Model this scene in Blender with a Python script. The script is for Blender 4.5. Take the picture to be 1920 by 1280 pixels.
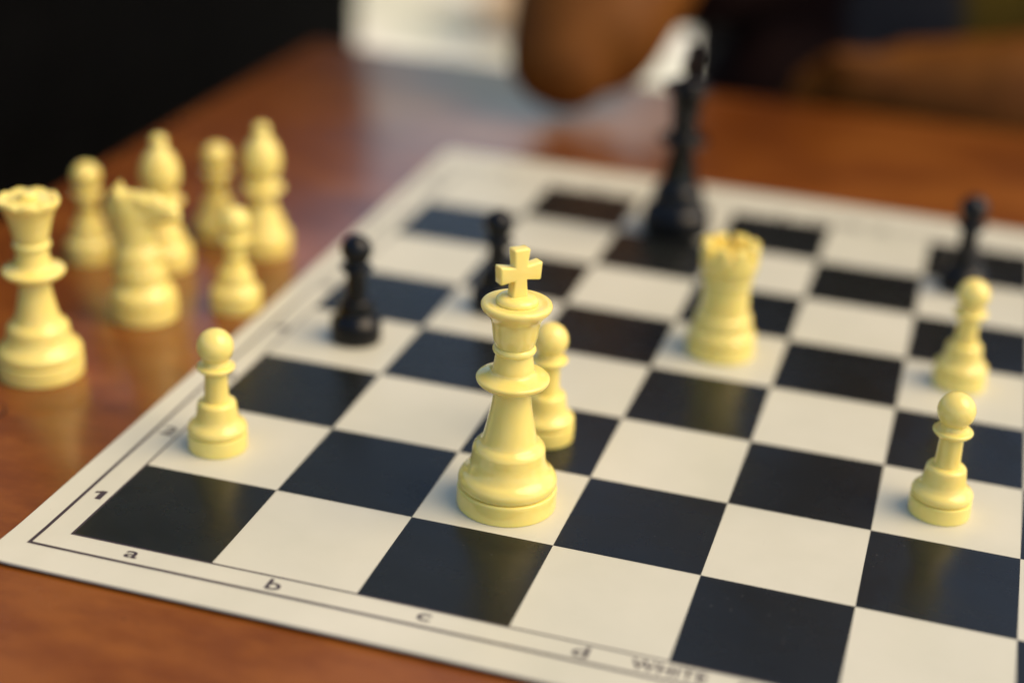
import bpy, bmesh, math, random
from mathutils import Vector, Matrix, noise

S = 0.05            # one board square is 50 mm; coordinates below are in squares (u)
R_ = math.radians
for o in list(bpy.data.objects):
    bpy.data.objects.remove(o)
scene = bpy.context.scene
col = scene.collection

# ------------------------------------------------------------------ camera
cd = bpy.data.cameras.new("camera")
cam = bpy.data.objects.new("camera", cd)
col.objects.link(cam)
right = Vector((0.95549846, 0.29094413, 0.04872587))
down = Vector((0.16372741, -0.38563336, -0.90800895))
fwd = Vector((-0.24538955, 0.87557891, -0.41610761))
cam.matrix_world = Matrix(((right.x, -down.x, -fwd.x, 0.25969346),
                           (right.y, -down.y, -fwd.y, -0.40555725),
                           (right.z, -down.z, -fwd.z, 0.28827334 + 0.0015),
                           (0, 0, 0, 1)))
cd.sensor_width = 36
cd.lens = 3071.065 / 1920 * 36
cd.clip_start = 0.02
cd.clip_end = 200
cd.dof.use_dof = True
cd.dof.focus_distance = 10.92 * S
cd.dof.aperture_fstop = 2.55
scene.camera = cam

# ------------------------------------------------------------------ world, sun, exposure
SUN_EL, SUN_AZ = 52, 86          # azimuth clockwise from +Y
world = bpy.data.worlds.new("World")
scene.world = world
world.use_nodes = True
wt = world.node_tree
bg = wt.nodes["Background"]
sky = wt.nodes.new("ShaderNodeTexSky")
sky.sky_type = 'NISHITA'
sky.sun_disc = False
sky.sun_elevation = R_(SUN_EL)
sky.sun_rotation = R_(SUN_AZ)
sky.air_density = 1.0
sky.dust_density = 1.6
sky.ozone_density = 1.0
wt.links.new(sky.outputs[0], bg.inputs[0])
bg.inputs[1].default_value = 0.105
sd = bpy.data.lights.new("sun", 'SUN')
sun = bpy.data.objects.new("sun", sd)
col.objects.link(sun)
sd.energy = 1.75
sd.angle = R_(50)
sd.color = (1.0, 0.73, 0.40)
az, el = R_(SUN_AZ), R_(SUN_EL)
to_sun = Vector((math.sin(az) * math.cos(el), math.cos(az) * math.cos(el), math.sin(el)))
sun.rotation_euler = to_sun.to_track_quat('Z', 'Y').to_euler()
scene.view_settings.view_transform = 'Standard'
scene.view_settings.look = 'None'
scene.view_settings.gamma = 1
scene.view_settings.exposure = 0.78
scene.cycles.max_bounces = 8
scene.cycles.sample_clamp_indirect = 6

# ------------------------------------------------------------------ materials
def mat(name, base, rough=0.5, spec=0.5, coat=0.0, coat_rough=0.1, sss=0.0, sss_r=None):
    m = bpy.data.materials.new(name)
    m.use_nodes = True
    b = m.node_tree.nodes["Principled BSDF"]
    b.inputs["Base Color"].default_value = (*base, 1)
    b.inputs["Roughness"].default_value = rough
    b.inputs["Specular IOR Level"].default_value = spec
    b.inputs["Coat Weight"].default_value = coat
    b.inputs["Coat Roughness"].default_value = coat_rough
    if sss:
        b.inputs["Subsurface Weight"].default_value = sss
        b.inputs["Subsurface Radius"].default_value = sss_r
        b.inputs["Subsurface Scale"].default_value = 1.0
    return m

def N(m, t, **kw):
    n = m.node_tree.nodes.new(t)
    for k, v in kw.items():
        if k in n.inputs:
            n.inputs[k].default_value = v
        else:
            setattr(n, k, v)
    return n

def L(m, a, b):
    m.node_tree.links.new(a, b)

def P(m):
    return m.node_tree.nodes["Principled BSDF"]

def coords(m, scale=(1, 1, 1), rot=(0, 0, 0)):
    tc = N(m, "ShaderNodeTexCoord")
    mp = N(m, "ShaderNodeMapping")
    mp.inputs["Scale"].default_value = scale
    mp.inputs["Rotation"].default_value = rot
    L(m, tc.outputs["Object"], mp.inputs[0])
    return mp.outputs[0]

def ramp(m, src, stops):
    r = N(m, "ShaderNodeValToRGB")
    while len(r.color_ramp.elements) < len(stops):
        r.color_ramp.elements.new(0.5)
    for e, (p, c) in zip(r.color_ramp.elements, stops):
        e.position = p
        e.color = (*c, 1) if len(c) == 3 else c
    L(m, src, r.inputs[0])
    return r.outputs[0]

def bump(m, src, strength, dist, prev=None):
    b = N(m, "ShaderNodeBump")
    b.inputs["Strength"].default_value = strength
    b.inputs["Distance"].default_value = dist
    L(m, src, b.inputs["Height"])
    if prev is not None:
        L(m, prev, b.inputs["Normal"])
    return b.outputs[0]

def noise_tex(m, vec, scale, detail=4, rough=0.55):
    n = N(m, "ShaderNodeTexNoise")
    n.inputs["Scale"].default_value = scale
    n.inputs["Detail"].default_value = detail
    n.inputs["Roughness"].default_value = rough
    if vec is not None:
        L(m, vec, n.inputs["Vector"])
    return n.outputs[0]

# cream plastic
M_cream = mat("cream_plastic", (0.86, 0.70, 0.215), 0.27, 0.6, sss=0.5, sss_r=(0.0022, 0.0015, 0.0006))
v = coords(M_cream)
n1 = noise_tex(M_cream, v, 60, 3)
L(M_cream, ramp(M_cream, n1, [(0.3, (0.93, 0.74, 0.195)), (0.7, (0.95, 0.78, 0.235))]), P(M_cream).inputs["Base Color"])
n2 = noise_tex(M_cream, v, 260, 3)
L(M_cream, ramp(M_cream, n2, [(0.3, (0.06,) * 3), (0.75, (0.13,) * 3)]), P(M_cream).inputs["Roughness"])
L(M_cream, bump(M_cream, noise_tex(M_cream, v, 180, 2), 0.25, 0.0003), P(M_cream).inputs["Normal"])

# black plastic
M_black = mat("black_plastic", (0.003, 0.003, 0.0028), 0.10, 0.32)
v = coords(M_black)
L(M_black, bump(M_black, noise_tex(M_black, v, 180, 2), 0.25, 0.0003), P(M_black).inputs["Normal"])

# vinyl sheet (light)
def vinyl(name, c0, c1, rough, specks):
    m = mat(name, c0, rough, 0.32 if specks else 0.5)
    v = coords(m)
    big = noise_tex(m, v, 14, 5)
    colr = ramp(m, big, [(0.3, c0), (0.72, c1)])
    fine = noise_tex(m, v, 900, 2, 0.7)
    if specks:
        vo = N(m, "ShaderNodeTexVoronoi")
        vo.inputs["Scale"].default_value = 210
        L(m, v, vo.inputs["Vector"])
        sp = ramp(m, vo.outputs["Distance"], [(0.03, (1, 1, 1)), (0.065, (0, 0, 0))])
        msk = ramp(m, noise_tex(m, v, 45, 3), [(0.50, (0, 0, 0)), (0.62, (1, 1, 1))])
        mul = N(m, "ShaderNodeMath", operation='MULTIPLY')
        L(m, sp, mul.inputs[0]); L(m, msk, mul.inputs[1])
        # fine hair scratches
        v2 = coords(m, (1, 0.06, 1), (0, 0, R_(35)))
        sc = ramp(m, noise_tex(m, v2, 700, 1, 0.3), [(0.73, (0, 0, 0)), (0.80, (1, 1, 1))])
        mul2 = N(m, "ShaderNodeMath", operation='MULTIPLY')
        L(m, sc, mul2.inputs[0]); L(m, ramp(m, noise_tex(m, v, 30, 2), [(0.58, (0, 0, 0)), (0.7, (0.5, 0.5, 0.5))]), mul2.inputs[1])
        ad = N(m, "ShaderNodeMath", operation='MAXIMUM')
        L(m, mul.outputs[0], ad.inputs[0]); L(m, mul2.outputs[0], ad.inputs[1])
        mx = N(m, "ShaderNodeMix", data_type='RGBA')
        L(m, ad.outputs[0], mx.inputs[0]); L(m, colr, mx.inputs[6])
        mx.inputs[7].default_value = specks
        colr = mx.outputs[2]
    L(m, colr, P(m).inputs["Base Color"])
    L(m, ramp(m, noise_tex(m, v, 35, 5), [(0.3, (rough - 0.04,) * 3), (0.7, (rough + 0.07,) * 3)]), P(m).inputs["Roughness"])
    b = bump(m, fine, 0.12, 0.0002)
    b = bump(m, noise_tex(m, v, 40, 3), 0.25, 0.0010, b)
    L(m, b, P(m).inputs["Normal"])
    return m

M_vinyl = vinyl("white_vinyl", (0.57, 0.56, 0.43), (0.66, 0.64, 0.505), 0.34, (0.50, 0.46, 0.36, 1))
M_ink = vinyl("black_vinyl_print", (0.009, 0.010, 0.0085), (0.014, 0.015, 0.0125), 0.25, (0.12, 0.115, 0.10, 1))
M_line = mat("dark_print_ink", (0.045, 0.03, 0.035), 0.4)

# varnished wood
def wood(name, dark, mid, light, rough, coat, axis_scale, sc=1.0):
    m = mat(name, mid, 0.45, 0.12, coat, rough)
    P(m).inputs["Coat IOR"].default_value = 1.6
    v = coords(m, axis_scale)
    g1 = noise_tex(m, v, 26 * sc, 7, 0.62)
    v0 = coords(m)
    g2 = noise_tex(m, v0, 5 * sc, 4)
    g3 = noise_tex(m, v, 170 * sc, 4, 0.7)
    a = N(m, "ShaderNodeMath", operation='MULTIPLY_ADD')
    L(m, g2, a.inputs[0]); a.inputs[1].default_value = 0.55
    L(m, g1, a.inputs[2])
    a2 = N(m, "ShaderNodeMath", operation='MULTIPLY_ADD')
    L(m, g3, a2.inputs[0]); a2.inputs[1].default_value = 0.22
    L(m, a.outputs[0], a2.inputs[2])
    c = ramp(m, a2.outputs[0], [(0.62, dark), (0.86, mid), (1.0, light)])
    # small pits and pores
    vo = N(m, "ShaderNodeTexVoronoi"); vo.inputs["Scale"].default_value = 130
    vp = coords(m, (axis_scale[0] * 1.3, 1, 1))
    L(m, vp, vo.inputs["Vector"])
    pit = ramp(m, vo.outputs["Distance"], [(0.03, (1, 1, 1)), (0.065, (0, 0, 0))])
    pm = ramp(m, noise_tex(m, v0, 16, 3), [(0.50, (0, 0, 0)), (0.60, (1, 1, 1))])
    mul = N(m, "ShaderNodeMath", operation='MULTIPLY')
    L(m, pit, mul.inputs[0]); L(m, pm, mul.inputs[1])
    mx = N(m, "ShaderNodeMix", data_type='RGBA')
    L(m, mul.outputs[0], mx.inputs[0]); L(m, c, mx.inputs[6])
    mx.inputs[7].default_value = (dark[0] * 0.25, dark[1] * 0.25, dark[2] * 0.3, 1)
    L(m, mx.outputs[2], P(m).inputs["Base Color"])
    L(m, ramp(m, noise_tex(m, v0, 9, 5), [(0.3, (rough - 0.05,) * 3), (0.7, (rough + 0.12,) * 3)]), P(m).inputs["Coat Roughness"])
    b = bump(m, g3, 0.10, 0.0004)
    b = bump(m, noise_tex(m, v0, 7, 2), 0.30, 0.004, b)
    L(m, b, P(m).inputs["Normal"]); L(m, b, P(m).inputs["Coat Normal"])
    return m

M_table = wood("varnished_wood", (0.10, 0.025, 0.004), (0.19, 0.051, 0.006), (0.26, 0.080, 0.011), 0.17, 0.8, (0.45, 1, 1))
M_bench = wood("dark_wood", (0.05, 0.02, 0.008), (0.09, 0.035, 0.012), (0.13, 0.055, 0.02), 0.35, 0.2, (0.12, 1, 1))

def fabric(name, c, sc=400, vary=0.35):
    m = mat(name, c, 0.85, 0.15)
    v = coords(m)
    d = tuple(x * (1 - vary) for x in c); e = tuple(min(1, x * (1 + vary)) for x in c)
    L(m, ramp(m, noise_tex(m, v, 18, 4), [(0.3, d), (0.7, e)]), P(m).inputs["Base Color"])
    L(m, bump(m, noise_tex(m, v, sc, 3), 0.4, 0.001), P(m).inputs["Normal"])
    return m

M_sofa = fabric("black_cloth", (0.0018, 0.0018, 0.0018))
P(M_sofa).inputs["Specular IOR Level"].default_value = 0.02
M_shirt = fabric("dark_maroon_cloth", (0.012, 0.004, 0.003))
def blotch(m, src, centre, rad, colour):
    tc = N(m, "ShaderNodeTexCoord")
    d = N(m, "ShaderNodeVectorMath", operation='DISTANCE')
    L(m, tc.outputs["Object"], d.inputs[0]); d.inputs[1].default_value = centre
    k = ramp(m, d.outputs["Value"], [(rad * 0.8, (1, 1, 1)), (rad, (0, 0, 0))])
    mx = N(m, "ShaderNodeMix", data_type='RGBA')
    L(m, k, mx.inputs[0]); L(m, src, mx.inputs[6]); mx.inputs[7].default_value = (*colour, 1)
    return mx.outputs[2]
sh = P(M_shirt).inputs["Base Color"].links[0].from_socket
sh = blotch(M_shirt, sh, (0.27, 0.70, 0.035), 0.07, (0.12, 0.075, 0.008))
sh = blotch(M_shirt, sh, (0.205, 0.72, 0.04), 0.05, (0.03, 0.03, 0.032))
L(M_shirt, sh, P(M_shirt).inputs["Base Color"])
M_trouser = fabric("charcoal_cloth", (0.02, 0.02, 0.025))
M_hair = fabric("black_hair", (0.008, 0.007, 0.006), 900)
M_skin = mat("brown_skin", (0.10, 0.034, 0.006), 0.45, 0.4, sss=0.1, sss_r=(0.004, 0.0018, 0.001))
v = coords(M_skin)
L(M_skin, ramp(M_skin, noise_tex(M_skin, v, 30, 4), [(0.3, (0.115, 0.038, 0.004)), (0.7, (0.165, 0.058, 0.007))]), P(M_skin).inputs["Base Color"])
L(M_skin, bump(M_skin, noise_tex(M_skin, v, 500, 3), 0.2, 0.0006), P(M_skin).inputs["Normal"])
P(M_skin).inputs["Specular IOR Level"].default_value = 0.15
P(M_skin).inputs["Roughness"].default_value = 0.6
M_eye = mat("eye_white", (0.7, 0.66, 0.6), 0.2)
M_lip = mat("lip", (0.12, 0.035, 0.025), 0.4)
# pale ground
M_ground = mat("pale_concrete", (0.6, 0.6, 0.5), 0.9, 0.2)
v = coords(M_ground)
L(M_ground, ramp(M_ground, noise_tex(M_ground, v, 2.2, 2), [(0.32, (0.22, 0.25, 0.15)), (0.42, (0.66, 0.68, 0.50)), (0.52, (0.84, 0.84, 0.74)), (0.66, (0.60, 0.50, 0.36))]), P(M_ground).inputs["Base Color"])
L(M_ground, bump(M_ground, noise_tex(M_ground, v, 60, 5), 0.5, 0.004), P(M_ground).inputs["Normal"])

# ------------------------------------------------------------------ helpers
def link(name, me, m=None, parent=None, loc=None):
    o = bpy.data.objects.new(name, me)
    col.objects.link(o)
    if m is not None and not me.materials:
        me.materials.append(m)
    if parent is not None:
        o.parent = parent
    if loc is not None:
        o.location = loc
    return o

def bm_mesh(name, bm, smooth=True, angle=40):
    bmesh.ops.recalc_face_normals(bm, faces=bm.faces[:])
    me = bpy.data.meshes.new(name)
    bm.to_mesh(me)
    bm.free()
    if smooth:
        for p in me.polygons:
            p.use_smooth = True
        me.set_sharp_from_angle(angle=R_(angle))
    return me

def empty(name, loc=(0, 0, 0), rz=0):
    o = bpy.data.objects.new(name, None)
    o.empty_display_size = 0.01
    col.objects.link(o)
    o.location = loc
    o.rotation_euler = (0, 0, rz)
    return o

def tag(o, label=None, cat=None, group=None, kind=None):
    if label: o["label"] = label
    if cat: o["category"] = cat
    if group: o["group"] = group
    if kind: o["kind"] = kind
    return o

def smooth_profile(pts, sub=6):
    """pts: (r, h) or (r, h, 's') sharp. Catmull-Rom between, broken at sharp points."""
    segs, cur = [], []
    for p in pts:
        cur.append((p[0], p[1]))
        if len(p) > 2 and len(cur) > 1:
            segs.append(cur)
            cur = [(p[0], p[1])]
    if len(cur) > 1:
        segs.append(cur)
    out = []
    for s in segs:
        n = len(s)
        for i in range(n - 1):
            p0 = Vector(s[max(0, i - 1)]); p1 = Vector(s[i]); p2 = Vector(s[i + 1]); p3 = Vector(s[min(n - 1, i + 2)])
            if i == 0: p0 = p1 - (p2 - p1)
            if i == n - 2: p3 = p2 + (p2 - p1)
            for k in range(sub):
                if n == 2 and k: continue
                t = k / sub
                q = 0.5 * ((2 * p1) + (p2 - p0) * t + (2 * p0 - 5 * p1 + 4 * p2 - p3) * t * t + (3 * p1 - p0 - 3 * p2 + p3) * t ** 3)
                out.append((max(q.x, 0), q.y))
    out.append((pts[-1][0], pts[-1][1]))
    return out

def lathe(name, pts, sub=5, seg=72, mod=None, raw=False):
    """profile in squares -> mesh in metres, closed to the axis at both ends"""
    pr = pts if raw else smooth_profile(pts, sub)
    bm = bmesh.new()
    rings = []
    for r, h in pr:
        ring = []
        for k in range(seg):
            a = 2 * math.pi * k / seg
            rr, hh = (r, h) if mod is None else mod(r, h, a)
            ring.append(bm.verts.new((rr * math.cos(a) * S, rr * math.sin(a) * S, hh * S)))
        rings.append(ring)
    for i in range(len(rings) - 1):
        for k in range(seg):
            bm.faces.new((rings[i][k], rings[i][(k + 1) % seg], rings[i + 1][(k + 1) % seg], rings[i + 1][k]))
    for ring, h in ((rings[0], pr[0][1]), (rings[-1], pr[-1][1])):
        c = bm.verts.new((0, 0, sum(v.co.z for v in ring) / seg))
        for k in range(seg):
            bm.faces.new((ring[k], ring[(k + 1) % seg], c))
    bmesh.ops.remove_doubles(bm, verts=bm.verts[:], dist=1e-7)
    return bm_mesh(name, bm)

def extrude_poly(name, poly, z0, z1, bevel=0.0, seg=3):
    bm = bmesh.new()
    vs = [bm.verts.new((x * S, y * S, z0 * S)) for x, y in poly]
    f = bm.faces.new(vs)
    r = bmesh.ops.extrude_face_region(bm, geom=[f])
    bmesh.ops.translate(bm, verts=[e for e in r['geom'] if isinstance(e, bmesh.types.BMVert)], vec=(0, 0, (z1 - z0) * S))
    if bevel:
        bmesh.ops.bevel(bm, geom=bm.edges[:], offset=bevel * S, segments=seg, profile=0.5, affect='EDGES')
    return bm_mesh(name, bm, angle=50)

def box(bm, x0, x1, y0, y1, z0, z1, bevel=0.0):
    r = bmesh.ops.create_cube(bm, size=1)
    vs = r['verts']
    for v in vs:
        v.co = Vector(((x0 + x1) / 2 + v.co.x * (x1 - x0), (y0 + y1) / 2 + v.co.y * (y1 - y0), (z0 + z1) / 2 + v.co.z * (z1 - z0)))
    if bevel:
        es = list({e for v in vs for e in v.link_edges})
        bmesh.ops.bevel(bm, geom=es, offset=bevel, segments=3, profile=0.5, affect='EDGES')

def capsule(bm, a, b, ra, rb, flat=None, seg=18):
    """tapered capsule as stacked rings; flat=(axis, k) squashes along a direction"""
    a, b = Vector(a), Vector(b)
    d = b - a
    ln = d.length
    q = d.to_track_quat('Z', 'Y') if ln > 1e-6 else Matrix.Identity(3).to_quaternion()
    rows = []
    for i in range(6):
        t = math.pi / 2 * (1 - i / 5.0)
        rows.append((ra * math.cos(t), -ra * math.sin(t)))
    for i in range(6):
        t = math.pi / 2 * i / 5.0
        rows.append((rb * math.cos(t), ln + rb * math.sin(t)))
    prev = None
    for r, h in rows:
        ring = []
        for k in range(seg):
            an = 2 * math.pi * k / seg
            p = q @ Vector((max(r, 1e-5) * math.cos(an), max(r, 1e-5) * math.sin(an), h))
            if flat:
                ax = Vector(flat[0]).normalized()
                p = p - ax * (p.dot(ax)) * (1 - flat[1])
            ring.append(bm.verts.new(a + p))
        if prev:
            for k in range(seg):
                bm.faces.new((prev[k], prev[(k + 1) % seg], ring[(k + 1) % seg], ring[k]))
        else:
            bm.faces.new(ring[::-1])
        prev = ring
    bm.faces.new(prev)

def remesh(name, bm, voxel, smooth=4):
    """fuse overlapping closed shapes to one continuous surface"""
    bmesh.ops.recalc_face_normals(bm, faces=bm.faces[:])
    me = bpy.data.meshes.new(name)
    bm.to_mesh(me); bm.free()
    o = bpy.data.objects.new(name + "_build", me)
    col.objects.link(o)
    md = o.modifiers.new("r", 'REMESH'); md.mode = 'VOXEL'; md.voxel_size = voxel; md.use_smooth_shade = True
    ms = o.modifiers.new("s", 'SMOOTH'); ms.factor = 0.5; ms.iterations = smooth
    dg = bpy.context.evaluated_depsgraph_get()
    dg.update()
    out = bpy.data.meshes.new_from_object(o.evaluated_get(dg))
    out.name = name
    for p in out.polygons:
        p.use_smooth = True
    bpy.data.objects.remove(o)
    return out

# ------------------------------------------------------------------ the ground
GZ = -0.75
bm = bmesh.new()
bmesh.ops.create_grid(bm, x_segments=8, y_segments=8, size=60)
g = link("ground", bm_mesh("ground", bm, False), M_ground, loc=(0, 0, GZ))
tag(g, kind='structure', label="pale sunlit concrete ground, badly out of focus behind the table")

# ------------------------------------------------------------------ the table
TX0, TX1, TY0, TY1 = -3.68, 15.0, -6.5, 12.55
table = empty("wooden_table", (0.28, 0.15, GZ))
tag(table, "glossy reddish brown wooden table under the chessboard", "table")
bm = bmesh.new()
box(bm, TX0 * S, TX1 * S, TY0 * S, TY1 * S, -0.028, 0.0, 0.003)
me = bm_mesh("table_top", bm)
top = link("table_top", me, M_table, table, loc=-table.location)
for (a, b) in ((TX0 + 0.9, TY0 + 0.9), (TX1 - 1.9, TY0 + 0.9), (TX0 + 0.9, TY1 - 1.9), (TX1 - 1.9, TY1 - 1.9)):
    bm = bmesh.new()
    box(bm, a * S, (a + 1) * S, b * S, (b + 1) * S, GZ, -0.0285, 0.003)
    link("leg", bm_mesh("leg", bm), M_table, table, loc=-table.location)
bm = bmesh.new()
ax0, ax1, ay0, ay1 = (TX0 + 1.1) * S, (TX1 - 1.1) * S, (TY0 + 1.1) * S, (TY1 - 1.1) * S
for (x0, x1, y0, y1) in ((ax0 + .041, ax1 - .041, ay0, ay0 + .02), (ax0 + .041, ax1 - .041, ay1 - .02, ay1)):
    box(bm, x0, x1, y0, y1, -0.11, -0.0287)
for (x0, x1, y0, y1) in ((ax0, ax0 + .02, ay0 + .041, ay1 - .041), (ax1 - .02, ax1, ay0 + .041, ay1 - .041)):
    box(bm, x0, x1, y0, y1, -0.11, -0.0287)
link("apron", bm_mesh("apron", bm, False), M_table, table, loc=-table.location)
# pale ring mark on the varnish, left of the board: a faint darker line
bm = bmesh.new()
n = 90
for k in range(n):
    a0, a1 = 2 * math.pi * k / n, 2 * math.pi * (k + 1) / n
    w = 0.012 * (0.6 + 0.5 * math.sin(3 * a0 + 1))
    w1 = 0.012 * (0.6 + 0.5 * math.sin(3 * a1 + 1))
    c = (-1.58, 1.30)
    q = [(.2 + w, a0), (.2 + w1, a1), (.2 - w1, a1), (.2 - w, a0)]
    bm.faces.new([bm.verts.new(((c[0] + r * math.cos(a)) * S, (c[1] + r * math.sin(a)) * S, 0.0001)) for r, a in q])
M_stain = mat("stain", (0.05, 0.016, 0.007), 0.3)
link("ring_stain", bm_mesh("ring_stain", bm, False), M_stain, table, loc=-table.location)

# ------------------------------------------------------------------ the board
BX0, BX1, BY0, BY1 = -0.385, 8.42, -0.475, 8.72
BT = 0.0008
def hz(x, y):
    """height of the vinyl surface in metres at board point (x, y) in squares"""
    w = noise.noise(Vector((x * 0.33 + 3.1, y * 0.33 + 1.7, 0.5))) * 0.0006
    w += noise.noise(Vector((x * 0.9 + 7, y * 0.9, 2.5))) * 0.00008
    e = max(0.0, -0.05 - y)
    w += 0.0016 * e
    e2 = max(0.0, -0.15 - x)
    w += 0.003 * e2 ** 1.5
    return BT + 0.0007 + w

board = empty("chess_board", (0.2, 0.2, 0))
tag(board, "flat vinyl chessboard with black and off white squares, letters and numbers along its border", "chessboard")
boff = -board.location

def xs_for(a, b, step):
    n = max(1, int(round((b - a) / step)))
    return [a + (b - a) * i / n for i in range(n + 1)]

def sheet_at(name, x0, x1, y0, y1, dz, step=0.125):
    bm = bmesh.new()
    xs, ys = xs_for(x0, x1, step), xs_for(y0, y1, step)
    g = [[bm.verts.new((x * S, y * S, hz(x, y) + dz)) for x in xs] for y in ys]
    for j in range(len(ys) - 1):
        for i in range(len(xs) - 1):
            bm.faces.new((g[j][i], g[j][i + 1], g[j + 1][i + 1], g[j + 1][i]))
    me = bm_mesh(name, bm)
    return me

# the sheet itself: closed, with rounded corners
bm = bmesh.new()
xs, ys = xs_for(BX0, BX1, 0.08), xs_for(BY0, BY1, 0.08)
RC = 0.12
def corner(x, y):
    for cx, sx in ((BX0 + RC, -1), (BX1 - RC, 1)):
        for cy, sy in ((BY0 + RC, -1), (BY1 - RC, 1)):
            dx, dy = (x - cx) * sx, (y - cy) * sy
            if dx > 0 and dy > 0:
                m = max(dx, dy); l = math.hypot(dx, dy)
                k = m / l
                return cx + sx * dx * k, cy + sy * dy * k
    return x, y
tops, bots = [], []
for y in ys:
    rt, rb = [], []
    for x in xs:
        X, Y = corner(x, y)
        rt.append(bm.verts.new((X * S, Y * S, hz(X, Y))))
        rb.append(bm.verts.new((X * S, Y * S, max(0.0001, hz(X, Y) - BT))))
    tops.append(rt); bots.append(rb)
ny, nx = len(ys), len(xs)
for j in range(ny - 1):
    for i in range(nx - 1):
        bm.faces.new((tops[j][i], tops[j][i + 1], tops[j + 1][i + 1], tops[j + 1][i]))
        bm.faces.new((bots[j][i], bots[j + 1][i], bots[j + 1][i + 1], bots[j][i + 1]))
per = [(0, i) for i in range(nx)] + [(j, nx - 1) for j in range(1, ny)] + [(ny - 1, i) for i in range(nx - 2, -1, -1)] + [(j, 0) for j in range(ny - 2, 0, -1)]
for k in range(len(per)):
    a, b = per[k], per[(k + 1) % len(per)]
    bm.faces.new((tops[a[0]][a[1]], bots[a[0]][a[1]], bots[b[0]][b[1]], tops[b[0]][b[1]]))
link("vinyl_sheet", bm_mesh("vinyl_sheet", bm), M_vinyl, board, loc=boff)

DZ = 0.00006
for f in range(8):
    for r in range(8):
        if (f + r) % 2 == 0:
            link("dark_square", sheet_at("dark_square", f, f + 1, r, r + 1, DZ), M_ink, board, loc=boff)

def strip_frame(name, o, w, dz):
    """rectangular line at distance o outside the squares"""
    bm = bmesh.new()
    a, b = -o, 8 + o
    for (x0, x1, y0, y1) in ((a - w, b + w, a - w, a), (a - w, b + w, b, b + w), (a - w, a, a, b), (b, b + w, a, b)):
        xs, ys = xs_for(x0, x1, 0.2), xs_for(y0, y1, 0.2)
        g = [[bm.verts.new((x * S, y * S, hz(x, y) + dz)) for x in xs] for y in ys]
        for j in range(len(ys) - 1):
            for i in range(len(xs) - 1):
                bm.faces.new((g[j][i], g[j][i + 1], g[j + 1][i + 1], g[j + 1][i]))
    return bm_mesh(name, bm)
link("border_line", strip_frame("border_line", 0.0, 0.015, DZ * 1.5), M_line, board, loc=boff)
link("border_line", strip_frame("border_line", 0.19, 0.026, DZ), M_line, board, loc=boff)

def text_part(name, s, cx, cy, size, sx=1.25, rot=0.0, off=0.0):
    cu = bpy.data.curves.new(name, 'FONT')
    cu.body = s; cu.size = 1.0; cu.align_x = 'CENTER'; cu.align_y = 'CENTER'; cu.offset = off
    cu.resolution_u = 5; cu.space_character = 1.05
    o = bpy.data.objects.new(name + "_build", cu)
    col.objects.link(o)
    dg = bpy.context.evaluated_depsgraph_get(); dg.update()
    me = bpy.data.meshes.new_from_object(o.evaluated_get(dg))
    bpy.data.objects.remove(o)
    bm = bmesh.new(); bm.from_mesh(me); bpy.data.meshes.remove(me)
    bmesh.ops.triangulate(bm, faces=bm.faces[:])
    x0 = min(v.co.x for v in bm.verts); x1 = max(v.co.x for v in bm.verts)
    y0 = min(v.co.y for v in bm.verts); y1 = max(v.co.y for v in bm.verts)
    mx, my = (x0 + x1) / 2, (y0 + y1) / 2
    k = size
    for v in bm.verts:
        x, y = (v.co.x - mx) * k * sx, (v.co.y - my) * k
        x, y = x * math.cos(rot) - y * math.sin(rot), x * math.sin(rot) + y * math.cos(rot)
        X, Y = cx + x, cy + y
        v.co = Vector((X * S, Y * S, hz(X, Y) + DZ * 1.4))
    me = bpy.data.meshes.new(name); bm.to_mesh(me); bm.free()
    link(name, me, M_line, board, loc=boff)

for i in range(8):
    ch = "abcdefgh"[i]
    text_part("letter", ch, i + 0.48, -0.098, 0.17, 1.35, off=0.012)
    text_part("letter", ch, i + 0.5, 8.10, 0.17, 1.35, R_(180), off=0.012)
    if i:
        text_part("numeral", str(i + 1), -0.097, i + 0.515, 0.17, 1.45, off=0.018)
    text_part("numeral", str(i + 1), 8.10, i + 0.5, 0.155, 1.15, R_(180), off=0.022)
# the 1 has a broad flag
bm = bmesh.new()
one = [(-0.107, 0.447), (-0.064, 0.447), (-0.064, 0.562), (-0.100, 0.562), (-0.142, 0.540), (-0.142, 0.516), (-0.107, 0.532)]
bm.faces.new([bm.verts.new((x * S, y * S, hz(x, y) + DZ * 1.4)) for x, y in one])
link("numeral", bm_mesh("numeral", bm, False), M_line, board, loc=boff)
text_part("lettering", "WHITE", 4.02, -0.098, 0.145, 0.98, off=0.02)
text_part("lettering", "BLACK", 4.02, 8.10, 0.135, 1.2, R_(180), off=0.02)

# ------------------------------------------------------------------ chess pieces
def base_z(x, y):
    on = BX0 + 0.1 < x < BX1 and BY0 < y < BY1
    if not on:
        return 0.0001
    return max(hz(x + dx, y + dy) for dx in (-.25, 0, .25) for dy in (-.25, 0, .25)) + DZ + 0.00002

def piece(name, x, y, parts, rz=0.0):
    if x < BX0: x, y = x - 0.060, y + 0.060
    root = empty(name, (x * S, y * S, base_z(x, y)), rz)
    for pn, me, m in parts:
        link(pn, me, m, root)
    return root

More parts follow.
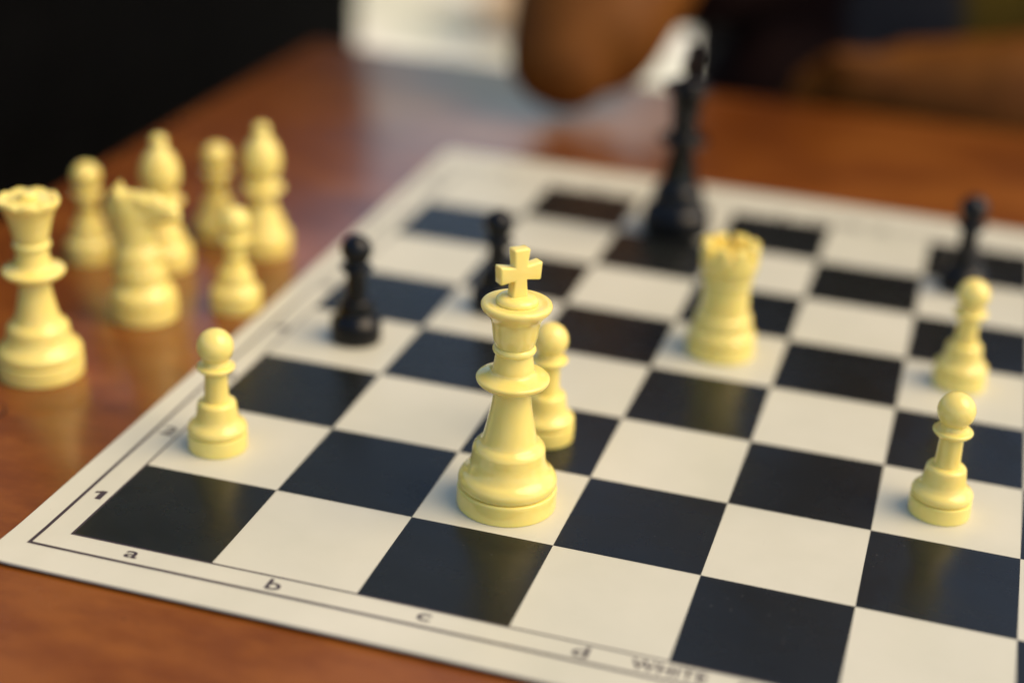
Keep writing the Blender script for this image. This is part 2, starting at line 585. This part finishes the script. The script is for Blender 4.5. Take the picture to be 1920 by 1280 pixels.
def king_meshes(m):
    base = lathe("base", [(0.30, 0.0), (0.340, 0.0, 's'), (0.347, 0.008), (0.349, 0.07), (0.346, 0.135), (0.335, 0.148), (0.318, 0.151, 's'), (0.30, 0.152)], 5)
    body = lathe("body", [(0.29, 0.140), (0.312, 0.150, 's'), (0.334, 0.160), (0.343, 0.185), (0.340, 0.215), (0.322, 0.245), (0.292, 0.275), (0.270, 0.315), (0.257, 0.36),
                          (0.252, 0.41), (0.248, 0.44), (0.228, 0.468), (0.200, 0.49), (0.184, 0.53), (0.168, 0.60), (0.150, 0.69), (0.135, 0.78), (0.124, 0.87), (0.124, 0.90)], 5)
    coll = lathe("collar", [(0.10, 0.885), (0.150, 0.888, 's'), (0.195, 0.905), (0.235, 0.932), (0.249, 0.955), (0.246, 0.972), (0.222, 0.984), (0.180, 0.998), (0.152, 1.012), (0.141, 1.03, 's'),
                            (0.139, 1.05), (0.131, 1.10), (0.126, 1.145), (0.122, 1.16)], 5)
    ring = lathe("neck_ring", [(0.10, 1.150), (0.128, 1.152, 's'), (0.140, 1.158), (0.147, 1.172), (0.146, 1.186), (0.138, 1.199), (0.126, 1.206, 's'), (0.10, 1.207)], 5)
    crown = lathe("crown", [(0.09, 1.20), (0.128, 1.205, 's'), (0.134, 1.215), (0.147, 1.26), (0.155, 1.31), (0.162, 1.36), (0.173, 1.40), (0.200, 1.436), (0.226, 1.462), (0.237, 1.484),
                            (0.237, 1.502), (0.226, 1.515), (0.205, 1.518), (0.17, 1.512), (0.146, 1.512, 's'), (0.10, 1.512)], 5)
    dome = lathe("crown_disc", [(0.09, 1.505), (0.135, 1.508, 's'), (0.141, 1.52), (0.138, 1.540), (0.120, 1.556), (0.085, 1.564), (0.03, 1.568)], 5)
    # cross: outline in x-z, extruded along y, bevelled
    w, t = 0.054, 0.043
    pts = [(-w * 1.12, 1.550), (w * 1.12, 1.550), (w * 0.84, 1.680), (0.150, 1.664), (0.158, 1.794), (w * 0.86, 1.772), (w * 1.14, 1.898), (-w * 1.14, 1.898), (-w * 0.86, 1.772), (-0.158, 1.794), (-0.150, 1.664), (-w * 0.84, 1.680)]
    me = extrude_poly("cross", [(x, z) for x, z in pts], -t, t, 0.013, 3)
    me.transform(Matrix.Rotation(R_(90), 4, 'X'))
    return [("base", base, m), ("body", body, m), ("collar", coll, m), ("neck_ring", ring, m), ("crown", crown, m), ("crown_disc", dome, m), ("cross", me, m)]

def pawn_meshes(m):
    base = lathe("base", [(0.18, 0.0), (0.211, 0.0, 's'), (0.217, 0.007), (0.218, 0.06), (0.216, 0.112), (0.209, 0.122), (0.194, 0.125, 's'), (0.18, 0.126)], 5)
    body = lathe("body", [(0.17, 0.118), (0.192, 0.126, 's'), (0.207, 0.133), (0.215, 0.150), (0.213, 0.172), (0.200, 0.192), (0.175, 0.215), (0.157, 0.245), (0.148, 0.29),
                          (0.143, 0.33), (0.137, 0.356), (0.122, 0.370), (0.105, 0.374, 's'), (0.092, 0.376, 's'), (0.088, 0.42), (0.085, 0.50), (0.083, 0.58), (0.083, 0.61)], 5)
    coll = lathe("collar", [(0.07, 0.598), (0.090, 0.600, 's'), (0.118, 0.612), (0.136, 0.632), (0.138, 0.644), (0.130, 0.653), (0.110, 0.655), (0.092, 0.662, 's'), (0.084, 0.685), (0.080, 0.70)], 5)
    sp = []
    for i in range(25):
        a = -math.pi / 2 + 0.72 + (math.pi - 0.72) * i / 24
        sp.append((max(0.0, 0.132 * math.cos(a)), 0.797 + 0.132 * math.sin(a)))
    head = lathe("head", [(0.0775, 0.69)] + sp, raw=True)
    return [("base", base, m), ("body", body, m), ("collar", coll, m), ("head", head, m)]

def queen_meshes(m):
    k = 0.955
    base = lathe("base", [(0.30, 0.0), (0.328, 0.0, 's'), (0.335, 0.008), (0.336, 0.07), (0.333, 0.128), (0.322, 0.14), (0.305, 0.143, 's'), (0.28, 0.144)], 5)
    body = lathe("body", [(0.27, 0.133), (0.30, 0.142, 's'), (0.322, 0.152), (0.331, 0.177), (0.328, 0.205), (0.31, 0.235), (0.281, 0.262), (0.257, 0.30), (0.246, 0.34),
                          (0.241, 0.38), (0.236, 0.40), (0.216, 0.425), (0.19, 0.445), (0.172, 0.48), (0.156, 0.54), (0.14, 0.62), (0.127, 0.70), (0.119, 0.78), (0.119, 0.80)], 5)
    coll = lathe("collar", [(0.10, 0.79), (0.145, 0.793, 's'), (0.19, 0.81), (0.225, 0.835), (0.239, 0.857), (0.236, 0.873), (0.212, 0.885), (0.172, 0.897), (0.146, 0.91), (0.135, 0.93, 's'),
                            (0.132, 0.95), (0.126, 1.0), (0.122, 1.045), (0.117, 1.06)], 5)
    ring = lathe("neck_ring", [(0.10, 1.05), (0.125, 1.052, 's'), (0.138, 1.058), (0.146, 1.072), (0.144, 1.086), (0.136, 1.098), (0.122, 1.104, 's'), (0.10, 1.105)], 5)
    def md(r, h, a):
        t = max(0.0, min(1.0, (h - 1.37) / 0.07))
        s = max(0.0, min(1.0, (r - 0.14) / 0.05))
        wv = abs(math.cos(a * 4.5)) ** 0.6
        return r * (1 - 0.05 * (1 - wv) * t * s), h - 0.02 * (1 - wv) * t * s
    crown = lathe("crown", [(0.09, 1.09), (0.122, 1.10, 's'), (0.130, 1.12), (0.143, 1.17), (0.156, 1.23), (0.172, 1.29), (0.192, 1.345), (0.214, 1.385), (0.229, 1.405), (0.236, 1.43), (0.232, 1.452),
                            (0.215, 1.460), (0.195, 1.450), (0.17, 1.438), (0.12, 1.442), (0.06, 1.448)], 6, 144, md)
    knob = lathe("crown_knob", [(0.05, 1.43), (0.066, 1.445), (0.074, 1.465), (0.066, 1.488), (0.045, 1.498), (0.0, 1.502)], 6, 36)
    return [("base", base, m), ("body", body, m), ("collar", coll, m), ("neck_ring", ring, m), ("crown", crown, m), ("crown_knob", knob, m)]

def bishop_meshes(m):
    base = lathe("base", [(0.24, 0.0), (0.262, 0.0, 's'), (0.268, 0.008), (0.269, 0.07), (0.266, 0.122), (0.257, 0.132), (0.24, 0.135, 's'), (0.22, 0.136)], 5)
    body = lathe("body", [(0.22, 0.127), (0.238, 0.135, 's'), (0.256, 0.145), (0.263, 0.165), (0.260, 0.19), (0.243, 0.215), (0.215, 0.245), (0.199, 0.29), (0.193, 0.335),
                          (0.180, 0.36), (0.158, 0.38), (0.143, 0.42), (0.132, 0.47), (0.119, 0.53), (0.112, 0.59), (0.112, 0.61)], 5)
    coll = lathe("collar", [(0.09, 0.595), (0.13, 0.598, 's'), (0.172, 0.615), (0.198, 0.637), (0.201, 0.652), (0.188, 0.666), (0.152, 0.677), (0.124, 0.69), (0.113, 0.71), (0.111, 0.745)], 5)
    def md(r, h, a):
        x = r * math.cos(a); d = (h - 1.03) - 0.9 * x
        if 0.0 < d < 0.028 and x > -0.06:
            return r * 0.80, h
        return r, h
    mitre = lathe("mitre", [(0.09, 0.73), (0.113, 0.735, 's'), (0.135, 0.755), (0.163, 0.81), (0.177, 0.87), (0.178, 0.93), (0.168, 0.99), (0.147, 1.05), (0.115, 1.105), (0.083, 1.145), (0.062, 1.172), (0.058, 1.185)], 8, 96, md)
    ball = lathe("finial", [(0.04, 1.17), (0.058, 1.178), (0.074, 1.205), (0.073, 1.24), (0.055, 1.27), (0.025, 1.284), (0.0, 1.286)], 6, 36)
    return [("base", base, m), ("body", body, m), ("collar", coll, m), ("mitre", mitre, m), ("finial", ball, m)]

def rook_meshes(m):
    base = lathe("base", [(0.26, 0.0), (0.284, 0.0, 's'), (0.291, 0.008), (0.292, 0.065), (0.289, 0.115), (0.279, 0.125), (0.262, 0.128, 's'), (0.24, 0.129)], 5)
    body = lathe("body", [(0.24, 0.12), (0.26, 0.128, 's'), (0.278, 0.138), (0.286, 0.16), (0.283, 0.19), (0.268, 0.21), (0.250, 0.24), (0.243, 0.29), (0.240, 0.325), (0.230, 0.35),
                          (0.214, 0.37), (0.206, 0.42), (0.200, 0.49), (0.196, 0.56), (0.193, 0.62), (0.192, 0.64)], 5)
    crown = lathe("crown", [(0.14, 0.62), (0.195, 0.625, 's'), (0.208, 0.64), (0.211, 0.66), (0.203, 0.68, 's'), (0.212, 0.70), (0.228, 0.74), (0.238, 0.78), (0.244, 0.83), (0.246, 0.89, 's'),
                            (0.244, 0.895, 's'), (0.172, 0.895, 's'), (0.165, 0.84), (0.10, 0.835)], 4)
    out = [("base", base, m), ("body", body, m), ("crown", crown, m)]
    for k in range(8):
        a0 = 2 * math.pi * k / 8 + 0.12; a1 = 2 * math.pi * (k + 1) / 8 - 0.12
        poly = [(0.243 * math.cos(a0 + (a1 - a0) * i / 6), 0.243 * math.sin(a0 + (a1 - a0) * i / 6)) for i in range(7)]
        poly += [(0.174 * math.cos(a1 - (a1 - a0) * i / 6), 0.174 * math.sin(a1 - (a1 - a0) * i / 6)) for i in range(7)]
        out.append(("merlon", extrude_poly("merlon", poly, 0.88, 0.985, 0.008, 2), m))
    return out

def knight_meshes(m):
    base = lathe("base", [(0.26, 0.0), (0.282, 0.0, 's'), (0.288, 0.008), (0.289, 0.07), (0.286, 0.125), (0.276, 0.135), (0.26, 0.138, 's'), (0.24, 0.139)], 5)
    ped = lathe("pedestal", [(0.24, 0.13), (0.258, 0.138, 's'), (0.276, 0.148), (0.284, 0.172), (0.280, 0.21), (0.262, 0.25), (0.235, 0.285), (0.212, 0.31), (0.204, 0.335), (0.206, 0.36), (0.198, 0.38), (0.16, 0.39)], 5)
    bm = bmesh.new()
    def c(a, b, ra, rb, k=0.62):
        capsule(bm, [v * S for v in a], [v * S for v in b], ra * S, rb * S, ((0, 1, 0), k))
    # head looks towards +x
    c((-0.02, 0, 0.40), (-0.03, 0, 0.50), 0.23, 0.20, 0.9)
    c((-0.18, 0, 0.40), (-0.16, 0, 0.48), 0.08, 0.07, 0.9)
    c((-0.03, 0, 0.50), (-0.05, 0, 0.72), 0.175, 0.155, 0.7)
    c((0.04, 0, 0.46), (0.10, 0, 0.56), 0.14, 0.10, 0.8)       # chest
    c((-0.05, 0, 0.72), (-0.09, 0, 0.93), 0.165, 0.16, 0.62)
    c((-0.25, 0, 0.90), (-0.22, 0, 1.05), 0.065, 0.055, 0.5)
    for k in range(7):                                          # mane locks
        t = k / 6
        c((-0.15 - 0.10 * t, 0, 0.58 + 0.40 * t), (-0.20 - 0.10 * t, 0, 0.555 + 0.40 * t), 0.05, 0.028, 0.6)
    c((-0.14, 0, 1.01), (0.12, 0, 1.01), 0.115, 0.11, 0.66)    # head
    c((0.12, 0, 0.99), (0.25, 0, 0.96), 0.10, 0.095, 0.74)     # muzzle
    c((0.28, 0, 0.94), (0.30, 0, 0.93), 0.065, 0.06, 0.9)      # lips
    c((-0.02, 0, 0.90), (0.10, 0, 0.90), 0.105, 0.08, 0.85)    # cheek
    for s in (-1, 1):
        c((-0.17, 0.045 * s, 1.07), (-0.18, 0.055 * s, 1.16), 0.042, 0.02, 0.9)     # ears
        c((0.02, 0.070 * s, 1.06), (0.06, 0.070 * s, 1.055), 0.026, 0.024, 0.9)     # brow
        c((0.27, 0.055 * s, 0.985), (0.28, 0.055 * s, 0.985), 0.018, 0.018, 0.9)    # nostril
    me = remesh("horse_head", bm, 0.0006, 5)
    return [("base", base, m), ("pedestal", ped, m), ("horse_head", me, m)]

G_LEFT = "captured or unused cream pieces standing on the table left of the board"
# the white king, in focus
o = piece("chess_king", 2.54, 1.43, king_meshes(M_cream), R_(46))
tag(o, "cream plastic king with a cross, in sharp focus on a light square", "chess king")

pm = pawn_meshes(M_cream)
def copy_piece(root, name, x, y, rz=0.0):
    if x < BX0: x, y = x - 0.060, y + 0.060
    c = root.copy(); c.name = name
    for k in list(c.keys()):
        del c[k]
    col.objects.link(c)
    c.location = (x * S, y * S, base_z(x, y)); c.rotation_euler = (0, 0, rz)
    for ch in [q for q in bpy.data.objects if q.parent == root]:
        d = ch.copy(); col.objects.link(d); d.parent = c
    return c

p0 = piece("chess_pawn", 0.335, 1.44, pm)
tag(p0, "cream pawn on the light square beside the number 2 at the board's left edge", "chess pawn", "cream pawns")
for (x, y, lab) in (
        (2.52, 2.48, "cream pawn standing on a dark square right behind the cream king"),
        (5.43, 2.45, "cream pawn nearest the lower right, sharpest of the two at the right edge"),
        (5.45, 4.66, "cream pawn at the right edge just in front of the black pawn"),
        (-2.31, 4.26, "cream pawn on the brown table, leftmost pawn, behind the queen and knight"),
        (-1.51, 5.26, "cream pawn on the table between the two cream bishops"),
        (-0.60, 3.76, "cream pawn on the table close to the board edge, in front of the right bishop")):
    tag(copy_piece(p0, "chess_pawn", x, y, random.Random(x).random() * 6), lab, "chess pawn", "cream pawns")

bp = piece("chess_pawn", 0.56, 3.56, pawn_meshes(M_black))
tag(bp, "black pawn on the light square at the left side of the board", "chess pawn", "black pawns")
tag(copy_piece(bp, "chess_pawn", 1.45, 4.63), "blurred black pawn half hidden behind the cream king's cross", "chess pawn", "black pawns")
tag(copy_piece(bp, "chess_pawn", 5.36, 6.82), "blurred black pawn at the far right behind a cream pawn", "chess pawn", "black pawns")

o = piece("chess_queen", -1.457, 2.02, queen_meshes(M_cream), 0.35)
tag(o, "cream queen with notched crown at the left edge, on the brown table", "chess queen")
o = piece("chess_rook", 3.48, 4.53, rook_meshes(M_cream), 0.2)
tag(o, "cream rook with battlements on a light square in the middle of the board", "chess rook")
o = piece("chess_knight", -1.24, 3.30, knight_meshes(M_cream), R_(8))
tag(o, "cream knight with horse head facing right, on the table behind the queen", "chess knight")
b0 = piece("chess_bishop", -1.63, 4.38, bishop_meshes(M_cream), 0.5)
b0.scale = (1, 1, 0.97)
tag(b0, "cream bishop on the table directly behind the knight", "chess bishop", "cream bishops")
tag(copy_piece(b0, "chess_bishop", -0.96, 5.09, 2.0), "cream bishop nearest the board edge, rightmost piece on the table", "chess bishop", "cream bishops")
o = piece("chess_king", 2.53, 7.23, king_meshes(M_black), R_(85))
tag(o, "tall blurred black king with a cross at the far side of the board", "chess king")

# ------------------------------------------------------------------ added black sofa, its back filling the dark area left of the table
sofa = empty("sofa", (-0.62, 0.1, GZ))
tag(sofa, "black cloth sofa with its back to the left edge of the table, added to fill the dark area there", "sofa")
so = -sofa.location
def soft(name, x0, x1, y0, y1, z0, z1, bev, parent, m, label=None):
    bm = bmesh.new()
    box(bm, x0, x1, y0, y1, z0, z1, bev)
    ob = link(name, bm_mesh(name, bm), m, parent, loc=-parent.location)
    return ob
soft("backrest", -0.40, -0.29, -0.9, 1.0, GZ + 0.10, 0.13, 0.03, sofa, M_sofa)
soft("armrest", -1.02, -0.401, 0.85, 0.995, GZ + 0.10, -0.13, 0.03, sofa, M_sofa)
soft("armrest", -1.02, -0.401, -0.90, -0.74, GZ + 0.10, -0.13, 0.03, sofa, M_sofa)
soft("seat_base", -1.02, -0.402, -0.739, 0.779, GZ + 0.10, GZ + 0.28, 0.01, sofa, M_sofa)
soft("cushion", -1.02, -0.402, -0.737, 0.018, GZ + 0.281, GZ + 0.42, 0.03, sofa, M_sofa)
soft("cushion", -1.02, -0.402, 0.022, 0.777, GZ + 0.281, GZ + 0.42, 0.03, sofa, M_sofa)
for x in (-0.99, -0.36):
    for y in (-0.87, 0.86):
        soft("leg", x, x + 0.05, y, y + 0.05, GZ, GZ + 0.10, 0.002, sofa, M_bench)

# ------------------------------------------------------------------ the opponent
person = empty("person", (0.24, 0.85, GZ))
tag(person, "person in dark clothes seated across the table, bare brown elbow resting on it", "person")
po = -person.location
U = lambda p: [c * S for c in p]
bm = bmesh.new()
def cc(a, b, ra, rb, flat=None):
    capsule(bm, U(a), U(b), ra * S, rb * S, flat, 24)
# torso, neck, head
cc((4.6, 17.6, -5.2), (4.35, 17.3, -1.5), 3.0, 2.5, ((0, 1, 0), 0.68))
cc((4.35, 17.3, -1.5), (4.1, 16.9, 2.6), 2.5, 2.8, ((0, 1, 0), 0.65))
cc((1.6, 16.6, 3.8), (6.7, 17.0, 4.0), 1.1, 1.1)
cc((4.5, 16.4, 3.6), (4.2, 15.6, 6.3), 1.25, 1.05)
cc((4.15, 15.4, 7.6), (4.05, 15.2, 9.0), 1.42, 1.6, ((1, 0, 0), 0.82))
cc((4.15, 14.7, 6.9), (4.12, 14.9, 7.4), 0.85, 1.1, ((1, 0, 0), 0.85))     # jaw
cc((4.05, 13.75, 7.95), (4.08, 13.95, 8.35), 0.26, 0.16)                     # nose
for s in (-1, 1):
    cc((4.1 + 1.3 * s, 15.2, 7.9), (4.1 + 1.36 * s, 15.3, 8.4), 0.22, 0.28, ((1, 0, 0), 0.5))
# camera-left arm: shoulder, elbow on table, forearm up to the chin
cc((1.5, 16.5, 3.9), (0.62, 11.4, 0.95), 1.05, 0.86)
cc((0.42, 10.75, 0.57), (0.5, 11.4, 0.95), 0.56, 0.88)
cc((0.30, 10.75, 0.68), (0.45, 12.3, 4.0), 0.62, 0.9)
cc((0.45, 12.3, 4.0), (1.85, 13.7, 5.6), 0.9, 0.5)
cc((1.85, 13.7, 5.6), (2.5, 14.1, 6.9), 0.62, 0.72, ((0.5, -0.8, 0), 0.6))
for i, (dx, dy, dz, l) in enumerate(((0.0, -0.35, 0.1, 1.0), (0.1, -0.12, 0.2, 1.15), (0.15, 0.12, 0.2, 1.05), (0.15, 0.35, 0.1, 0.85))):
    a = Vector((2.6 + dx, 14.0 + dy, 7.2 + dz)); b = a + Vector((0.35, 0.05, 0.6 * l)); c2 = b + Vector((0.25, 0.25, 0.35 * l))
    cc(a, b, 0.19, 0.17); cc(b, c2, 0.17, 0.14)
cc((2.5, 13.7, 6.5), (3.1, 13.5, 6.9), 0.24, 0.19)
# other arm: lies along the far edge of the table
cc((6.9, 17.0, 4.0), (8.9, 14.6, 0.8), 1.05, 0.9)
cc((8.9, 14.0, 0.2), (5.7, 13.6, -0.03), 1.25, 1.0)
cc((5.7, 13.6, -0.03), (4.4, 13.6, 0.0), 1.0, 0.72)
cc((4.4, 13.6, 0.05), (3.6, 13.6, 0.05), 0.65, 0.62, ((0, 0, 1), 0.7))
for i in range(4):
    a = Vector((3.4, 13.3 + 0.22 * i, 0.1)); b = a + Vector((-0.42, -0.02, -0.1)); c2 = b + Vector((-0.08, -0.02, -0.35))
    cc(a, b, 0.18, 0.16); cc(b, c2, 0.16, 0.14)
cc((4.1, 13.3, 0.4), (3.4, 13.1, 0.5), 0.2, 0.16)
# thighs, shins, feet
for s in (-1, 1):
    cc((4.8 + 1.6 * s, 17.0, -5.8), (4.8 + 2.1 * s, 9.4, -5.6), 1.6, 1.05)
    cc((4.8 + 2.1 * s, 9.4, -5.6), (4.8 + 2.2 * s, 10.0, -13.6), 1.05, 0.6)
    cc((4.8 + 2.2 * s, 10.2, -14.3), (4.8 + 2.4 * s, 7.8, -14.45), 0.62, 0.5, ((0, 0, 1), 0.8))
body = link("body", remesh("body", bm, 0.0055, 5), M_skin, person, loc=po)

def garment(name, m, specs, voxel=0.007, label=None):
    global bm
    bm = bmesh.new()
    for s in specs:
        cc(*s)
    ob = link(name, remesh(name, bm, voxel, 6), m, person, loc=po)
    if label: ob["label"] = label
    return ob
garment("shirt", M_shirt, [
    ((4.6, 17.4, -4.4), (4.25, 17.1, -1.5), 3.5, 3.4, ((0, 1, 0), 0.72)),
    ((4.25, 17.1, -1.5), (4.1, 16.8, 2.6), 3.4, 3.3, ((0, 1, 0), 0.68)),
    ((2.6, 15.6, -0.9), (6.6, 16.0, -0.9), 1.45, 1.5),
    ((1.6, 16.5, 3.8), (6.9, 16.9, 4.0), 1.4, 1.35),
    ((1.5, 16.5, 3.9), (0.9, 13.6, 2.1), 1.4, 1.35),
    ((1.9, 15.7, 1.6), (1.15, 14.3, 1.55), 1.35, 1.2),
    ((6.9, 16.9, 4.0), (8.3, 15.2, 1.9), 1.35, 1.2)], label="dark short sleeved shirt")
tr = [((4.8, 17.6, -6.0), (4.8, 17.3, -4.6), 3.3, 3.3, ((0, 1, 0), 0.75))]
for s in (-1, 1):
    tr += [((4.8 + 1.6 * s, 17.0, -5.7), (4.8 + 2.1 * s, 9.4, -5.5), 1.85, 1.3),
           ((4.8 + 2.1 * s, 9.4, -5.5), (4.8 + 2.2 * s, 10.0, -13.0), 1.3, 0.9)]
garment("trousers", M_trouser, tr)
garment("hair", M_hair, [((4.15, 15.75, 8.6), (4.05, 15.55, 9.3), 1.55, 1.62, ((1, 0, 0), 0.86))], 0.006)
for s in (-1, 1):
    garment("eye", M_eye, [((4.08 + 0.5 * s, 13.86, 8.5), (4.08 + 0.52 * s, 13.87, 8.5), 0.17, 0.17)], 0.0015)
garment("mouth", M_lip, [((3.8, 13.82, 7.3), (4.4, 13.82, 7.3), 0.1, 0.1)], 0.0015)
for s in (-1, 1):
    garment("shoe", M_sofa, [((4.8 + 2.2 * s, 10.4, -14.35), (4.8 + 2.4 * s, 7.5, -14.4), 0.78, 0.62, ((0, 0, 1), 0.8))], 0.006)

# the bench the person sits on
bench = empty("wooden_bench", (0.24, 0.88, GZ))
tag(bench, "dark wooden bench under the seated person", "bench")
soft("seat", -0.10, 0.75, 0.68, 1.08, -0.41, -0.375, 0.005, bench, M_bench)
for x in (-0.06, 0.66):
    for y in (0.71, 1.01):
        soft("leg", x, x + 0.045, y, y + 0.045, GZ, -0.4105, 0.003, bench, M_bench)

# ------------------------------------------------------------------ tree beyond the left of the table (seen as the dull reflection in the left squares)
M_bark = mat("bark", (0.10, 0.075, 0.05), 0.9, 0.2)
v = coords(M_bark, (1, 1, 0.2))
L(M_bark, bump(M_bark, noise_tex(M_bark, v, 25, 5), 0.8, 0.02), P(M_bark).inputs["Normal"])
M_leaf = mat("leaf", (0.12, 0.15, 0.06), 0.5, 0.3)
v = coords(M_leaf)
L(M_leaf, ramp(M_leaf, noise_tex(M_leaf, v, 1.5, 3), [(0.35, (0.09, 0.115, 0.04)), (0.65, (0.17, 0.19, 0.08))]), P(M_leaf).inputs["Base Color"])
def tree(x, y, h, cr, seed, label):
    rnd = random.Random(seed)
    t = empty("shade_tree", (x, y, GZ))
    tag(t, label, "tree")
    bm = bmesh.new()
    capsule(bm, (0, 0, 0.1), (0.1, 0.05, h * 0.55), 0.19, 0.12)
    tips = []
    for i in range(9):
        a = i * 2.4 + rnd.random(); z0 = h * (0.38 + 0.02 * i)
        tip = Vector((math.cos(a) * cr * rnd.uniform(.5, .85), math.sin(a) * cr * rnd.uniform(.5, .85), h * rnd.uniform(.55, .95)))
        capsule(bm, (0.08, 0.04, z0), tip, 0.07, 0.02)
        tips.append(tip)
    link("trunk", bm_mesh("trunk", bm), M_bark, t)
    bm = bmesh.new()
    cl = tips + [Vector((rnd.gauss(0, .45) * cr, rnd.gauss(0, .45) * cr, h * rnd.uniform(.5, 1.05))) for _ in range(26)]
    for c in cl:
        rr = cr * rnd.uniform(.22, .4)
        for _ in range(150):
            d = Vector((rnd.gauss(0, 1), rnd.gauss(0, 1), rnd.gauss(0, .8))).normalized() * rr * rnd.random() ** 0.4
            p = c + d
            u = Vector((rnd.gauss(0, 1), rnd.gauss(0, 1), rnd.gauss(0, .5))).normalized()
            w = u.cross(Vector((rnd.gauss(0, 1), rnd.gauss(0, 1), rnd.gauss(0, 1)))).normalized()
            l, k = rnd.uniform(.06, .10), rnd.uniform(.03, .045)
            bm.faces.new([bm.verts.new(p + u * l), bm.verts.new(p + w * k), bm.verts.new(p - u * l), bm.verts.new(p - w * k)])
    me = bpy.data.meshes.new("crown"); bm.to_mesh(me); bm.free()
    link("crown", me, M_leaf, t)
tree(-3.6, 4.4, 5.6, 1.5, 5, "broad leafy tree beyond the sofa, above the frame, dully mirrored in the dark squares")


# ------------------------------------------------------------------ things standing on the pale ground far behind
bush = empty("low_bush", (-1.47, 3.86, GZ))
tag(bush, "small dull green bush on the pale ground, just right of the sofa corner", "bush")
rnd = random.Random(3)
bm = bmesh.new()
for _ in range(1400):
    d = Vector((rnd.gauss(0, 1), rnd.gauss(0, 1), rnd.gauss(0, 1))).normalized() * rnd.random() ** 0.4
    p = Vector((d.x * 0.17, d.y * 0.17, 0.22 + d.z * 0.19))
    u = Vector((rnd.gauss(0, 1), rnd.gauss(0, 1), rnd.gauss(0, .6))).normalized()
    w = u.cross(Vector((rnd.gauss(0, 1), rnd.gauss(0, 1), rnd.gauss(0, 1)))).normalized()
    bm.faces.new([bm.verts.new(p + u * .022), bm.verts.new(p + w * .011), bm.verts.new(p - u * .022), bm.verts.new(p - w * .011)])
me = bpy.data.meshes.new("leaves"); bm.to_mesh(me); bm.free()
link("leaves", me, M_leaf, bush)
bm = bmesh.new()
for k in range(7):
    a = k * 0.9
    capsule(bm, (0, 0, 0.01), (0.10 * math.cos(a), 0.10 * math.sin(a), 0.25), 0.008, 0.004)
link("stem", bm_mesh("stem", bm), M_bark, bush)
M_card = fabric("tan_card", (0.50, 0.36, 0.22), 60, 0.12)
crate = empty("cardboard_box", (-0.86, 3.62, GZ), 0.3)
tag(crate, "tan cardboard box on the pale ground, just left of the bare elbow", "box")
bm = bmesh.new()
for a in ((-.13, .13, -.10, -.095), (-.13, .13, .095, .10)):
    box(bm, a[0], a[1], a[2], a[3], 0.0, 0.16)
for a in ((-.13, -.125), (.125, .13)):
    box(bm, a[0], a[1], -.0949, .0949, 0.0, 0.16)
link("wall", bm_mesh("wall", bm, False), M_card, crate)
bm = bmesh.new(); box(bm, -.1249, .1249, -.0949, .0949, 0.001, 0.006)
link("bottom", bm_mesh("bottom", bm, False), M_card, crate)
for sgn in (-1, 1):
    bm = bmesh.new(); box(bm, -.13, .13, -.0, .095, 0.0, 0.004)
    me = bm_mesh("flap", bm, False)
    me.transform(Matrix.Rotation(R_(-35), 4, 'X'))
    if sgn < 0: me.transform(Matrix.Rotation(math.pi, 4, 'Z'))
    me.transform(Matrix.Translation((0, 0.101 * sgn, 0.161)))
    link("flap", me, M_card, crate)
